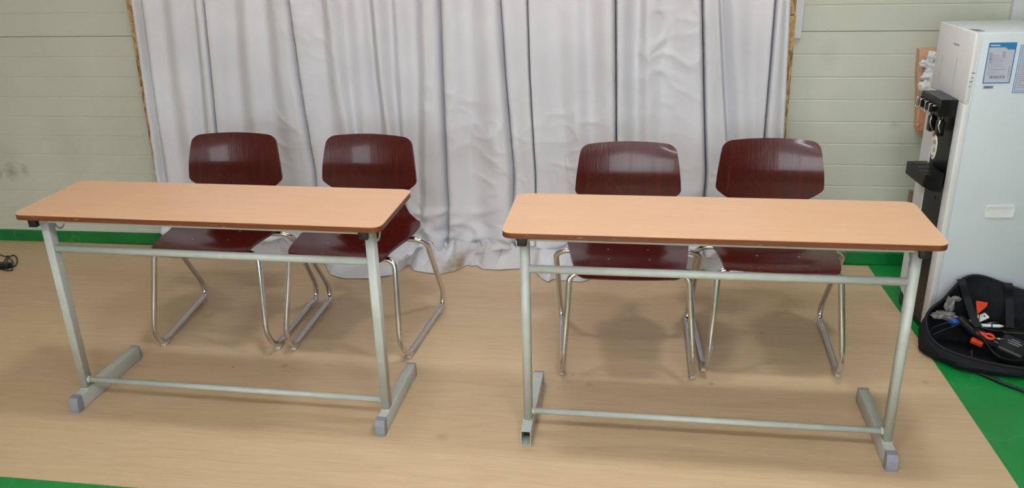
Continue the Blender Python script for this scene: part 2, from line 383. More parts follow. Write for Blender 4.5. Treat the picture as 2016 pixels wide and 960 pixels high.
# ------------------------------------------------------------------ desks
def desk(label, x, y, rz, open_cap):
    H, W, D, T = .72, 1.204, .352, .0185
    t = thing('school_desk', label, 'desk', (x, y, 0), math.radians(rz))
    m = MB(); m.prism(rrect(-W/2, W/2, -D/2, D/2, .03, 7), H-.0025, H, .0008)
    top = m.build('tabletop', LAM, t)
    m = MB(); m.prism(rrect(-W/2+.0004, W/2-.0004, -D/2+.0004, D/2-.0004, .0298, 7), H-T, H-.0025, .0006)
    tag(m.build('edge_band', EDGE, top), 'chipped brown edge band')
    fa, ly = .5442, -.1
    # longitudinal rail under the top and side rails with black plugs
    m = MB(); m.box(-fa-.012, fa+.012, ly-.013, ly+.013, H-T-.0315, H-T-.0003, .003); m.build('top_rail', PAINT, t)
    for s in (-1, 1):
        m = MB(); m.box(s*fa-.0125, s*fa+.0125, -.150, .150, H-T-.0245, H-T-.0002, .003); sr = m.build('side_rail', PAINT, t)
        m = MB(); m.box(s*fa-.0133, s*fa+.0133, -.166, -.148, H-T-.0275, H-T-.0008, .002)
        m.box(s*fa-.017, s*fa-.012, -.162, -.152, H-T-.012, H-T-.004, .001)
        tag(m.build('rail_plug', BLACKP, sr), 'black plastic plug')
        m = MB(); m.prism(rrect(s*fa-.0142, s*fa+.0142, ly-.018, ly+.018, .0125 if open_cap else .0055, 6), .052, H-T-.02)
        # weld collar
        m.prism(rrect(s*fa-.0165, s*fa+.0165, ly-.021, ly+.021, .012, 6), .0535, .059, .002)
        leg = m.build('leg', PAINT, t)
        for p in leg.data.polygons: p.use_smooth = abs(p.normal.z) < .5
        # foot
        m = MB(); x0, x1 = s*fa-.0157, s*fa+.0157
        y0, y1 = -.172, .192
        if open_cap and s == -1:
            w = .0022
            m.box(x0, x1, y0, y1, .054-w, .054); m.box(x0, x1, y0, y1, .001, .001+w)
            m.box(x0, x0+w, y0, y1, .001+w, .054-w); m.box(x1-w, x1, y0, y1, .001+w, .054-w)
            ft = m.build('foot', PAINT, t)
            m = MB(); m.box(x0+w, x1-w, y0+.05, y0+.054, .001+w, .054-w); tag(m.build('tube_inside', STEELD, ft), 'dark open tube end')
        else:
            m.box(x0, x1, y0, y1, .001, .054, .0025)
            ft = m.build('foot', PAINT, t)
            m = MB(); m.prism([(y0-.012, 0), (y0-.014, .012), (y0-.013, .036), (y0-.006, .0555), (y0+.018, .0555), (y0+.018, 0)], x0-.001, x1+.001, .0015, axis='x')
            tag(m.build('foot_cap', GREYCAP, ft), 'blue grey plastic cap')
        m = MB(); m.prism([(y1+.010, 0), (y1+.012, .03), (y1+.005, .0555), (y1-.004, .0555), (y1-.004, 0)], x0-.001, x1+.001, .0012, axis='x')
        tag(m.build('foot_cap', GREYCAP, ft), 'blue grey plastic cap')
        if not (open_cap and s == -1):
            m = MB()
            m.tube(catmull([(s*fa+.004, ly+.016, .662), (s*fa+.004, ly+.026, .655), (s*fa+.004, ly+.036, .638), (s*fa+.004, ly+.052, .628), (s*fa+.004, ly+.070, .636), (s*fa+.004, ly+.082, .660)], 6), .0032, 8)
            m.build('bag_hook', PAINT, leg)
    m = MB(); m.tube([(-fa, ly, .577), (fa, ly, .577)], .0122, 16); m.build('crossbar', PAINT, t)
    m = MB(); m.tube([(-fa, ly, .0855), (fa, ly, .0855)], .0098, 14)
    for s in (-1, 1): m.ball((s*(fa-.016), ly, .0855), .0125, (.6, 1, 1), 2)
    m.build('foot_bar', PAINT, t)
    return t
desk('beech-topped desk on the left, all its feet capped, in front of the two left chairs', -1.305, 2.435, -1.76, False)
desk('beech-topped desk on the right with one open uncapped foot, beside the water dispenser', .2532, 2.3941, -.70, True)

# ------------------------------------------------------------------ chairs
def shell_mesh(droop=False):
    # (y, z, half width)
    K = [(-.027, .406, .181), (-.017, .4155, .184), (.004, .4215, .187), (.05, .425, .193), (.12, .422, .203), (.2, .416, .212), (.27, .417, .222), (.315, .424, .224),
         (.345, .434, .198), (.372, .449, .168), (.392, .476, .146), (.402, .505, .131), (.406, .527, .133), (.4085, .549, .165), (.411, .573, .192), (.4135, .60, .1935), (.4175, .63, .191), (.424, .66, .187), (.4385, .72, .1775), (.4485, .755, .171)]
    if droop: K = [(-.033, .401, .170), (-.024, .412, .181), (-.002, .420, .190), (.05, .4248, .196)] + K[4:]
    P = catmull([(a, b, c) for a, b, c in K], 5)
    # arc length
    S = [0]
    for a, b in zip(P, P[1:]): S.append(S[-1]+math.hypot(b.x-a.x, b.y-a.y))
    L = S[-1]; rings = []; nc = 20
    bm = bmesh.new(); grid = []
    extra = [0, .0015, .004, .008, .014, .021, .03]
    ss = sorted(set(extra + [L-e for e in extra] + [s for s in S if .035 < s < L-.035]))
    for s in ss:
        i = max(0, min(len(S)-2, next((k for k in range(len(S)-1) if S[k+1] >= s), len(S)-2)))
        t = (s-S[i])/(S[i+1]-S[i]); p = P[i].lerp(P[i+1], t); q = (P[i+1]-P[i])
        nrm = Vector((-q.y, q.x)).normalized()   # pointing up / forward
        w = p.z
        for d, r in ((s, .034), (L-s, .030)):
            if d < r: w -= r - math.sqrt(max(0, r*r-(r-d)**2))
        row = []
        back = max(0, min(1, (p.y-.46)/.1)); hip = math.exp(-((p.x-.3)/.09)**2)*(1-back)
        for j in range(nc+1):
            a = -1+2*j/nc; a = math.copysign(abs(a)**.85, a); x = a*w
            curl = back*.020*(x/.19)**2 + (1-back)*(.006*(x/.2)**2+.006*hip*(x/.22)**4)
            z = p.y + nrm.y*curl; y = p.x + nrm.x*curl
            if s > L-.06: z -= .014*(x/.17)**2*(1-(L-s)/.06)
            if s < .05: z -= 0.0; y += .008*(x/.19)**2*(1-s/.05)
            row.append((x, y, z, nrm))
        grid.append(row)
    T = .0055
    def layer(sg):
        return [[bm.verts.new((x, y+sg*T*n.x, z+sg*T*n.y)) for (x, y, z, n) in row] for row in grid]
    A = layer(1); B = layer(-1); R = len(A)
    def f(*v):
        fc = bm.faces.new(v); fc.smooth = True
    for i in range(R-1):
        for j in range(nc):
            f(A[i][j], A[i][j+1], A[i+1][j+1], A[i+1][j]); f(B[i][j], B[i+1][j], B[i+1][j+1], B[i][j+1])
    rim = [(i, 0) for i in range(R)] + [(R-1, j) for j in range(1, nc+1)] + [(i, nc) for i in range(R-2, -1, -1)] + [(0, j) for j in range(nc-1, 0, -1)]
    for k in range(len(rim)):
        a, b = rim[k], rim[(k+1) % len(rim)]
        f(A[a[0]][a[1]], A[b[0]][b[1]], B[b[0]][b[1]], B[a[0]][a[1]])
    bmesh.ops.recalc_face_normals(bm, faces=bm.faces[:])
    es = [e for e in bm.edges if len(e.link_faces) == 2 and e.calc_face_angle(0) > .9]
    for e in es: e.smooth = False
    me = bpy.data.meshes.new('seat_shell'); bm.to_mesh(me); bm.free(); return me
def make_chair():
    t = thing('school_chair', '', 'chair')
    sh = link('seat_shell', shell_mesh(), PLY, t)
    for sx in (-1, 1):
        path = [(sx*.012, .040, .399), (sx*.203, .040, .399), (sx*.229, -.052, .0185), (sx*.250, .462, .0185), (sx*.262, .245, .399), (sx*.012, .245, .399)]
        pts = fillet([path[0], path[1], path[2], path[3], (sx*.2555, .452, .088), (sx*.262, .245, .399), path[5]], [.034, .095, .040, .075, .045], 8)
        m = MB(); m.tube(pts, .0108, 14); lg = m.build('sled_leg', CHROME, t)
        for (a, b) in ((.045, .002), (.42, .022)):
            xx = sx*(.229+.021*(a+.052)/.514)
            m = MB(); m.box(xx-.009, xx+.009, a-.02, a+.02, 0, .013, .003); m.build('glide', CLEAR, lg)
    for sx in (-1, 1):
        for yy, zz_ in ((.095, .4290), (.205, .4215)):
            m = MB(); m.ball((sx*.07, yy, zz_), .0045, (1, 1, .35), 2); m.build('screw', BRIGHT, sh)
    return t
ch = make_chair()
spots = [(-1.556, 2.725, 1.8, 'dark red plywood chair behind the middle of the left desk, farthest from the water dispenser'),
         (-1.030, 2.720, -3.0, 'dark red plywood chair behind the left desk, its seat corner showing past the desk end'),
         (.018, 2.647, 2.0, 'dark red plywood chair behind the left half of the right desk'),
         (.524, 2.712, 0.0, 'dark red plywood chair behind the right half of the right desk, nearest the dispenser')]
for i, (x, y, rz, lab) in enumerate(spots):
    o = ch if i == 0 else copy_tree(ch)
    o.location = (x, y, 0); o.rotation_euler = (0, 0, math.radians(rz)); o['label'] = lab; o['group'] = 'plywood chairs behind the desks'
    if i == 3:
        mesh4 = shell_mesh(True); mesh4.materials.append(PLY)
        [c for c in o.children if c.name.startswith('seat_shell')][0].data = mesh4

# ------------------------------------------------------------------ curtain
FOLDS = [  # depth from the wall side, then pixels (u at v=0, 150, 290) the fold runs through
 (.050, 250, 272, 293), (.085, 257, 278, 299), (.055, 264, 286, 307), (.125, 285, 304, 326), (.09, 315, 330, 347), (.12, 341, 358, 381), (.075, 375, 387, 396), (.135, 392, 407, 421),
 (.02, 404, 419, 431), (.14, 411, 427, 440), (.085, 455, 464, 478), (.13, 485, 498, 511), (.09, 515, 529, 541), (.14, 548, 563, 588), (.045, 570, 590, 613), (.135, 580, 599, 622),
 (.095, 628, 640, 652), (.14, 650, 668, 691), (.08, 674, 686, 702), (.105, 700, 712, 721), (.07, 722, 735, 749), (.145, 741, 753, 771), (.085, 768, 773, 786), (.115, 780, 790, 797),
 (.075, 812, 818, 820), (.13, 836, 843, 842), (.045, 866, 870, 877), (.14, 884, 888, 893), (.095, 915, 927, 930), (.155, 962, 975, 986), (.05, 984, 994, 1006), (.115, 998, 1009, 1021),
 (.125, 1030, 1036, 1044), (.03, 1038, 1043, 1051), (.125, 1045, 1050, 1058), (.09, 1095, 1101, 1108), (.125, 1131, 1135, 1141), (.095, 1156, 1160, 1164), (.15, 1197, 1200, 1203),
 (.025, 1212, 1213, 1213), (.13, 1222, 1221, 1221), (.07, 1259, 1253, 1253), (.12, 1276, 1276, 1277), (.10, 1312, 1306, 1304), (.145, 1368, 1371, 1374), (.025, 1383, 1386, 1389),
 (.14, 1392, 1395, 1399), (.13, 1412, 1419, 1427), (.065, 1420, 1427, 1436), (.115, 1446, 1455, 1463), (.10, 1480, 1482, 1482), (.125, 1516, 1507, 1496), (.02, 1528, 1515, 1503), (.13, 1537, 1526, 1514), (.11, 1550, 1544, 1538), (.05, 1559, 1552, 1545)]
def build_curtain():
    Yp = 3.67
    cols = []
    for d, a, b, c in FOLDS:
        A, B, Cc = on_y(a, 0, Yp), on_y(b, 150, Yp), on_y(c, 290, Yp)
        cols.append((d, A, B, Cc))
    def fx(k, z):
        d, A, B, Cc = cols[k]
        if z >= B.z:
            t = (z-B.z)/(A.z-B.z); t = min(t, 1.9); return B.x+(A.x-B.x)*t
        t = (z-B.z)/(Cc.z-B.z); t = min(t, 1.35); return B.x+(Cc.x-B.x)*t
    # outline of the cloth pooled on the floor (front edge), pixels on the floor
    OUT = [(240, 497), (262, 503), (300, 504), (340, 505), (400, 509), (440, 507), (500, 509), (560, 508), (612, 508), (640, 520), (650, 541), (668, 547), (680, 549), (725, 549), (770, 543), (790, 532), (800, 522), (809, 521), (813, 533), (840, 538), (866, 540), (900, 533), (914, 524), (922, 521), (928, 525), (938, 522), (948, 530), (985, 532), (1030, 529), (1050, 531), (1064, 547), (1078, 556), (1092, 549), (1108, 553), (1145, 556), (1165, 549), (1185, 537), (1240, 533), (1300, 531), (1350, 530), (1385, 531), (1400, 536), (1440, 537), (1460, 534), (1490, 520), (1530, 516)]
    op = [on_floor(u, v) for u, v in OUT]
    NC = 11; NR = 170; NP = 100; N = len(FOLDS)
    us = []
    for k in range(N-1):
        for j in range(NC):
            f = j/NC
            if cols[k][0] <= .05: f = f**1.8
            elif cols[k+1][0] <= .05: f = 1-(1-f)**1.8
            us.append((k, f))
    us.append((N-2, 1.0)); n = len(us)
    # accumulated cloth parameter by x at bottom
    xb = [fx(k, .1)*(1-f)+fx(k+1, .1)*f for k, f in us]; x0, x1 = xb[0], xb[-1]
    def front(x):
        t = (x-x0)/(x1-x0); X = op[0].x+(op[-1].x-op[0].x)*t
        X = max(x, op[0].x) if False else X
        for a, b in zip(op, op[1:]):
            if a.x <= X <= b.x or b is op[-1]:
                q = (X-a.x)/max(1e-6, b.x-a.x); q = max(0, min(1, q))
                return Vector((X, a.y+(b.y-a.y)*q, 0))
        return op[-1]
    V = []; ztop = 1.75; zb = .085
    for r in range(NR+1):
        t = r/NR; z = ztop+(zb-ztop)*(t**.82)
        low = max(0, 1-z/.55)
        for (k, f) in us:
            x = fx(k, z)*(1-f)+fx(k+1, z)*f
            s = (1-math.cos(PI*f))/2
            if cols[k][0] <= .05: s = 1-(1-f)**5
            elif cols[k+1][0] <= .05: s = f**5
            dep = cols[k][0]*(1-s)+cols[k+1][0]*s
            dep = .10+(dep-.10)*(1-.35*low)
            nz = noise.noise(Vector((x*9, z*2.0, 3)))*.010
            q = Vector((x*7+z*3.5, z*7.5-x*3, 1.7)); w = 1-abs(noise.noise(q))*2
            q2 = Vector((x*9-z*5, z*10+x*5, 8.2)); w2 = 1-abs(noise.noise(q2))*2
            msk = max(0, noise.noise(Vector((x*3.1, z*2.6, 5)))+.25)
            wr = (max(0, w)**5*.011 + max(0, w2)**6*.008)*msk*(1+1.2*low)
            big = low*low*(.045 + .035*noise.noise(Vector((x*5, z*6, 9))))
            low2 = max(0, 1-z/.34)
            big += low2*(.040*max(0, 1-2.6*abs(noise.noise(Vector((x*4+z*6, z*9-x*2.5, 21))))) + .028*max(0, 1-2.6*abs(noise.noise(Vector((x*7-z*9, z*12+x*4, 27))))))
            xx = x + low*.02*noise.noise(Vector((x*4, z*5, 2)))
            zoff = (t**6)*(.055*noise.noise(Vector((x*3.3, 2, 40)))+.02*noise.noise(Vector((x*11, 2, 44))))
            V.append((xx, WY-.03-dep*.82-nz-wr-big, z+(zoff+.01*t**6)*min(1, max(0, (x+2.33)/.3)) - .055*(1-min(1, max(0, (x+2.33)/.3)))*t**6))
    base = V[-n:]
    for r in range(1, NP+1):
        t = r/NP
        for i, (k, f) in enumerate(us):
            bx, by, bz = base[i]; fr = front(bx) if False else front(xb[i])
            e = t**.9
            x = bx+(fr.x-bx)*e; y = by+(fr.y-by)*e
            ex = abs(fr.y-by)
            wx = x+.06*noise.noise(Vector((x*6, y*6, 11))); wy = y+.05*noise.noise(Vector((x*6, y*6, 15)))
            w = 1-2.4*abs(noise.noise(Vector((wx*4+wy*3, wy*17-wx*5, 4)))); w2 = 1-2.4*abs(noise.noise(Vector((wx*9-wy*8, wy*14+wx*6, 7)))); w3 = 1-2.4*abs(noise.noise(Vector((wx*26+wy*9, wy*24-wx*12, 9))))
            fall = (1-t)**.8
            hump = min(1, t*3.5)*(1-t**5)
            z = bz*fall*.9 + hump*(.052*max(0, w)+.036*max(0, w2)+.010*max(0, w3))*(1-.55*t) + .008*(1-t**6)
            x += hump*.035*noise.noise(Vector((x*9, y*9, 1))); y += hump*.03*noise.noise(Vector((x*9, y*9, 6)))
            side = min(1, max(0, (xb[i]-x0)/.30)); z *= .28+.72*side
            z = max(z, .003)
            if t > .93: z = min(z, .004+.022*(1-((t-.93)/.07)**2)*(.5+.5*noise.noise(Vector((x*14, y*3, 2)))) + .004)
            V.append((x, y, z))
    Fc = []; R = NR+1+NP
    for r in range(R-1):
        for i in range(n-1):
            a = r*n+i; Fc.append((a, a+n, a+n+1, a+1))
    me = bpy.data.meshes.new('curtain'); me.from_pydata(V, [], Fc)
    for p in me.polygons: p.use_smooth = True
    o = link('curtain', me, CLOTH)
    so = o.modifiers.new('thick', 'SOLIDIFY'); so.thickness = .0016; so.offset = 1
    return o
tag(build_curtain(), 'wide creased white curtain hanging in folds behind the chairs and pooling on the floor', 'curtain')

# ------------------------------------------------------------------ water dispenser (front faces the left, side panel faces the camera)
DX, DY, DR, DW, DH, DD = 1.1524, 3.0988, math.radians(4.25), .2948, 1.1405, .46
disp = thing('water_dispenser', 'tall white floor-standing water dispenser with black tap panel, right edge of the view', 'water dispenser', (DX, DY, 0), DR)
m = MB()
m.box(.012, DD, 0, DW, .03, DH, .004)                                        # cabinet
m.build('cabinet', WHITEP, disp)
m = MB(); m.box(0, .0215, 0, DW, .897, DH-.0005, .004); m.build('front_door', CREAMP, disp)
m = MB(); m.box(0, .0215, 0, .046, .03, .8965, .0015); m.build('side_trim', CREAMP, disp)
m = MB(); m.prism([(.213, .045), (.213, .8965), (DW, .8965), (DW, .075)], 0, .0215, .002, axis='x'); m.build('side_trim', CREAMP, disp)
m = MB(); m.box(.006, .014, .044, .215, .012, .90); m.build('front_panel', DARKF, disp)
m = MB(); m.box(.03, DD-.02, .02, DW-.02, .0, .035, .004); m.box(.004, .05, .05, DW-.01, 0, .05, .004); m.build('base_foot', BLACKP, disp)
for q in ((.229, .2305, .925, 1.03), (.109, .1105, .925, 1.04), (.112, .155, 1.078, 1.084)):
    m = MB(); m.box(-.0008, .002, *q); m.build('door_groove', INKL, disp)
m = MB(); m.prism([(.045, .842), (.045, .902), (.215, .902), (.215, .842)], -.062, .012, .003, axis='x')
hd = m.build('tap_head', DARKF, disp)
m = MB(); m.box(-.056, .006, .052, .208, .9015, .9035, .0008); m.build('head_lid', GREYTOP, hd)
for yy in (.178, .098):
    m = MB()
    m.box(-.079, -.060, yy-.014, yy+.014, .852, .878, .003)
    tp = m.build('tap', DARKF, disp)
    m = MB()
    m.tube(fillet([(-.06, yy-.017, .882), (-.083, yy-.017, .882), (-.083, yy-.017, .848), (-.083, yy+.017, .848), (-.083, yy+.017, .882), (-.06, yy+.017, .882)], .004, 4), .0022, 8)
    m.box(-.070, -.046, yy-.0195, yy-.0170, .872, .878, .0008)
    m.build('chrome_frame', CHROME, tp)
for yy, x_ in ((.165, -.03), (.095, -.028)):
    m = MB(); m.tube([(x_, yy, .843), (x_, yy, .815)], .011, 16)
    nz_ = m.build('nozzle', METALG, hd)
    m = MB(); m.box(x_-.01, x_+.012, yy-.016, yy+.016, .762, .818, .003); m.build('push_lever', DARKF, nz_)
    m = MB(); m.tube(fillet([(x_-.008, yy-.02, .838), (x_-.014, yy-.02, .80), (x_+.002, yy-.02, .765)], .02, 5), .003, 8); m.build('chrome_rod', CHROME, nz_)
# hanging tags
m = MB(); m.box(-.028, -.026, .118, .146, .705, .768, .0008); cd_ = m.build('price_tag', WHITEB, disp)
for q in ((.122, .142, .748, .764), (.128, .138, .715, .728)):
    m = MB(); m.box(-.0287, -.0279, *q); m.build('tag_print', ORP, cd_)
m = MB(); m.prism([(.078+.021*math.cos(a*PI/12), .722+.044*math.sin(a*PI/12)) for a in range(24)], -.044, -.042, .0005, axis='x'); ov = m.build('oval_tag', WHITEB, disp)
for q in ((.066, .088, .735, .750), (.066, .080, .706, .722)):
    m = MB(); m.box(-.0447, -.0439, *q); m.build('tag_print', GREENP, ov)
m = MB(); m.box(-.0447, -.0439, .074, .084, .688, .692); m.build('tag_slot', BLACKI, ov)
# drip tray
m = MB()
prof_t = [(-.078, .632), (-.006, .632), (-.006, .560), (-.05, .568), (-.078, .585)]
m.prism([(a, b) for a, b in prof_t], .042, .213, .003, axis='y')
dt_ = m.build('drip_tray', DARKF, disp)
m = MB()
for q in range(3): m.prism(rrect(-.07, -.02, .055+q*.052, .095+q*.052, .006, 3), .6322, .6335)
m.build('drip_grille', BLACKP, dt_)
m = MB(); m.box(.0045, .0062, .11, .14, .512, .522, .001); m.build('panel_mark', BLACKP, disp)
# side panel details (local x to the right, y = 0 plane facing the camera)
m = MB(); m.box(.0225, .0232, -.0004, .001, .04, DH-.01); m.build('panel_seam', INKL, disp)
def label(x0, x1, z0, z1, kind):
    m = MB(); m.prism(rrect(x0, x1, z0, z1, .002, 2), -.0009, -.0001, axis='y')
    lb = m.build('paper_label', LABELP, disp)
    b = .0032 if kind == 1 else .0025
    m = MB()
    for q in ((x0, x0+b, z0, z1), (x1-b, x1, z0, z1), (x0, x1, z0, z0+b), (x0, x1, z1-b, z1)): m.box(q[0], q[1], -.0013, -.0009, q[2], q[3])
    if kind == 1:
        m.prism([(x0, z1), (x0, z1-.016), (x0+.055, z1-.016), (x0+.066, z1-.024), (x1, z1-.024), (x1, z1)], -.0015, -.0009, axis='y')
    m.build('blue_border', BLUE if kind == 1 else LBLUE, lb)
    m = MB()
    if kind == 1:
        for q in range(9): m.box(x0+.006+q*.0035, x0+.0087+q*.0035, -.0018, -.0015, z1-.0115, z1-.0075)
        m.build('header_print', WHITEI, lb); m = MB()
        for r_i in range(7): m.box(x0+.008, x0+.018, -.0012, -.0009, z1-.036-r_i*.0052, z1-.034-r_i*.0052)
        for r_i in range(4): m.box(x0+.05, x0+.06, -.0012, -.0009, z1-.034-r_i*.0052, z1-.032-r_i*.0052)
        m.box(x0+.012, x0+.07, -.0012, -.0009, z0+.047, z0+.0485)
        m.build('printed_text', INK, lb); m = MB()
        for q in range(22):
            w = random.choice((.0006, .0012, .0018)); m.box(x0+.02+q*.0023, x0+.02+q*.0023+w, -.0014, -.0009, z0+.017, z0+.026)
        m.build('printed_bars', INK, lb); m = MB()
        for q in range(18):
            w = random.choice((.0006, .0012)); m.box(x1-.012, x1-.008, -.0014, -.0009, z0+.018+q*.0023, z0+.018+q*.0023+w)
        m.build('printed_bars', INK, lb); m = MB()
        for r_i in range(12): m.box(x0+.008, x0+.03+random.random()*.045, -.0011, -.0009, z0+.052+r_i*.004, z0+.0531+r_i*.004)
        for r_i in range(5): m.box(x0+.008, x0+.03+random.random()*.04, -.0011, -.0009, z0+.030+r_i*.003, z0+.0308+r_i*.003)
        m.build('printed_text', INKL, lb)
    else:
        for r_i in range(18): m.box(x0+.014, x0+.02+random.random()*.07, -.0012, -.0009, z0+.018+r_i*.0075, z0+.0205+r_i*.0075)
        m.build('printed_text', INKL, lb); m = MB()
        m.box(x0+.0075, x0+.0095, -.0013, -.0009, z0+.006, z1-.006); m.box(x0+.0075, x1, -.0013, -.0009, z0+.006, z0+.008)
        m.build('blue_border', LBLUE, lb)
label(.048, .139, .969, 1.107, 1); label(.152, .262, .935, 1.098, 2)
m = MB(); m.box(.052, .088, -.0007, -.0001, .9495, .9625); bl = m.build('barcode_label', LABELP, disp)
m = MB()
for q in range(20):
    w = random.choice((.0006, .001)); m.box(.056+q*.0015, .056+q*.0015+w, -.001, -.0006, .952, .960)
m.build('printed_bars', BLACKI, bl)
for q, mm in (((.008, .019, -.0007, .0005, 1.0035, 1.006), BLACKI), ((.004, .015, -.0007, .0005, .9745, .977), BLACKI), ((.008, .016, -.0007, .0005, .987, .991), INKL), ((.004, .012, -.0007, .0005, .957, .961), INKL)):
    m = MB(); m.box(*q); m.build('printed_mark', mm, disp)
# recessed grip
m = MB()
outer = rrect(.142, .243, .479, .526, .008, 5); inner = rrect(.149, .236, .486, .519, .005, 5)
n_ = len(outer)
vo = [m.bm.verts.new((a, -.004, b)) for a, b in outer]; vo2 = [m.bm.verts.new((a, 0.0, b)) for a, b in outer]
vi = [m.bm.verts.new((a, -.004, b)) for a, b in inner]; vb = [m.bm.verts.new((a, -.0012, b-.001)) for a, b in inner]
for i in range(n_):
    j = (i+1) % n_
    for q in ((vo[i], vo[j], vi[j], vi[i]), (vo2[i], vo2[j], vo[j], vo[i]), (vi[i], vi[j], vb[j], vb[i])): m.bm.faces.new(q)
m.bm.faces.new(vb)
m.build('side_grip', WHITEB, disp)
def to_disp(p):
    q = Matrix.Rotation(-DR, 3, 'Z') @ (p-Vector((DX, DY, 0))); return (q.x, q.y)
m = MB(); m.prism([to_disp(on_floor(u, v, DH)) for u, v in ((1908, 57.6), (1924, 58.0), (1939, 61.6), (1925, 62.0))], DH, DH+.0012, axis='z'); m.build('top_sticker', GREYW, disp)

# ------------------------------------------------------------------ cardboard, paper and tag behind the dispenser
A = on_y(1811, 98, 3.745)
m = MB(); m.prism([(p.x, p.z) for p in (on_y(u, v, 3.745) for u, v in ((1811, 98), (1845, 95), (1870, 268), (1822, 268), (1815, 262), (1810, 266), (1805, 252), (1808, 190), (1807, 150)))], 3.745, 3.7905, axis='y')
tag(m.build('cardboard_holder', CARD), 'brown cardboard holder fixed on the wall behind the dispenser', 'cardboard')
m = MB()
for (u, v, r, sx, sz) in ((1836, 112, .020, .9, 1.1), (1821, 125, .017, 1.1, .9), (1834, 132, .022, 1, 1), (1828, 150, .022, 1.2, .9), (1842, 150, .03, 1, 1.2), (1824, 170, .024, 1, 1.3), (1838, 178, .03, 1, 1.2)):
    p = on_y(u, v, 3.72); m.ball((p.x, 3.72, p.z), r, (sx, .8, sz), 4, .55, 3.2, u*.37)
tag(m.build('tissue_paper', PAPER), 'crumpled white tissue paper poking out in front of the brown cardboard', 'paper')
B = on_y(1812, 240, 3.73)
m = MB(); m.prism([(B.x-.008, B.z-.035), (B.x-.004, B.z+.05), (B.x+.04, B.z+.05), (B.x+.035, B.z-.04)], 3.724, 3.744, axis='y'); m.ball((B.x-.010, 3.722, B.z-.012), .009, (.7, .5, 1.3), 2)
tag(m.build('hanging_tag', ORCARD), 'small orange tag hanging on the wall under the tap head', 'tag')
B = on_y(1792, 385, 3.765)
m = MB(); m.box(B.x-.002, B.x+.012, 3.768, 3.790, B.z-.05, B.z+.020, .002); m.ball((B.x+.002, 3.766, B.z+.017), .005, (1, .6, 1), 2)
tag(m.build('wall_bracket', plain('brown_grey_metal', (146, 120, 100), .5)), 'small brownish fitting on the wall low behind the dispenser', 'fitting')
B = on_y(1915, 46, 3.787)
m = MB(); m.tube([(B.x-.03+.03*(1-math.cos(a*PI/14)), 3.787, B.z-.03+.034*math.sin(a*PI/14)) for a in range(15)], .0035, 8)
tag(m.build('wire_loop', plain('tan_wire', (176, 150, 122), .5)), 'tan wire loop showing just above the dispenser top', 'wire')

# ------------------------------------------------------------------ black tool bag
BX, BY = 1.372, 2.925
def bag_pt(th, s):
    """s 0..1 from base centre to rim"""
    rx, ry = .276, .140
    c, sn = math.cos(th), math.sin(th)
    back = (sn+1)/2
    rimh = .035 + .190*back**1.25 + .034*math.exp(-((th-2.15)/.5)**2) + .010*math.sin(th*3+1)
    base = min(1, s/.45)
    up = max(0, (s-.45)/.55)
    bul = 1 + .07*math.sin(up*PI)*(1.2-back)
    x = c*rx*base*bul*(1-.10*up*back); y = sn*ry*base*bul*(1-.0*up) 
    y += up*(.03*back)
    z = .004 + rimh*up**.85 + .004*(1-base)
    nv = noise.noise(Vector((c*1.8+5, sn*1.8, s*2)))*.022*base + noise.noise(Vector((c*5, sn*5, s*11)))*.008*base*(1-up)
    k = 1+nv/.2
    return Vector((x*k, y*k, max(.002, z+nv*.5*up)))
bag = thing('tool_bag', 'open black fabric tool bag slumped on the green floor against the dispenser', 'bag', (BX, BY, 0), math.radians(-6))
bm_ = bmesh.new(); NT_, NS_ = 96, 34; rings = []
for j in range(1, NS_+1):
    rings.append([bm_.verts.new(bag_pt(2*PI*i/NT_, j/NS_)) for i in range(NT_)])
cv = bm_.verts.new((0, 0, .004))
for i in range(NT_):
    bm_.faces.new((cv, rings[0][i], rings[0][(i+1) % NT_]))
    for j in range(NS_-1): bm_.faces.new((rings[j][i], rings[j+1][i], rings[j+1][(i+1) % NT_], rings[j][(i+1) % NT_]))
for f_ in bm_.faces: f_.smooth = True
me = bpy.data.meshes.new('bag_body'); bm_.to_mesh(me); bm_.free()
bb = link('bag_body', me, BAG, bag); so = bb.modifiers.new('t', 'SOLIDIFY'); so.thickness = .003; so.offset = 1
m = MB(); m.tube([bag_pt(2*PI*i/72, 1.0) for i in range(72)], .0055, 8, closed=True); m.build('rim_binding', STRAP, bag)
def ribbon(pts, w, side, th=.002):
    pts = catmull(pts, 8); s = Vector(side).normalized()*w/2; m = MB(); a = []; 
    for i, p in enumerate(pts):
        t = (pts[min(i+1, len(pts)-1)]-pts[max(0, i-1)]).normalized(); nn = t.cross(s).normalized()*th/2
        a.append([m.bm.verts.new(p+s+nn), m.bm.verts.new(p-s+nn), m.bm.verts.new(p-s-nn), m.bm.verts.new(p+s-nn)])
    for p, q in zip(a, a[1:]):
        for k in range(4): m.bm.faces.new((p[k], p[(k+1) % 4], q[(k+1) % 4], q[k]))
    m.bm.faces.new(a[0]); m.bm.faces.new(a[-1][::-1]); return m
BR = Matrix.Translation((BX, BY, 0)) @ Matrix.Rotation(math.radians(-6), 4, 'Z'); BI = BR.inverted()
def inb(u, v, z): return BI @ on_floor(u, v, z)
ribbon([BI @ on_y(1891, 549, 3.072), BI @ on_y(1896, 560, 3.052), inb(1905, 590, .175), inb(1917, 625, .14), inb(1926, 643, .12)], .026, (1, .1, .2)).build('strap', STRAP, bag)
ribbon([BI @ on_y(1985, 557, 3.07), BI @ on_y(1986, 565, 3.05), inb(1987, 590, .175), inb(1988, 620, .14), inb(1988, 645, .115)], .028, (1, 0, 0)).build('strap', STRAP, bag)
def in_bag(name, label, cat, u, v, z, rot):
    o = thing(name, label, cat); o.location = on_floor(u, v, z); o.rotation_euler = rot; return o
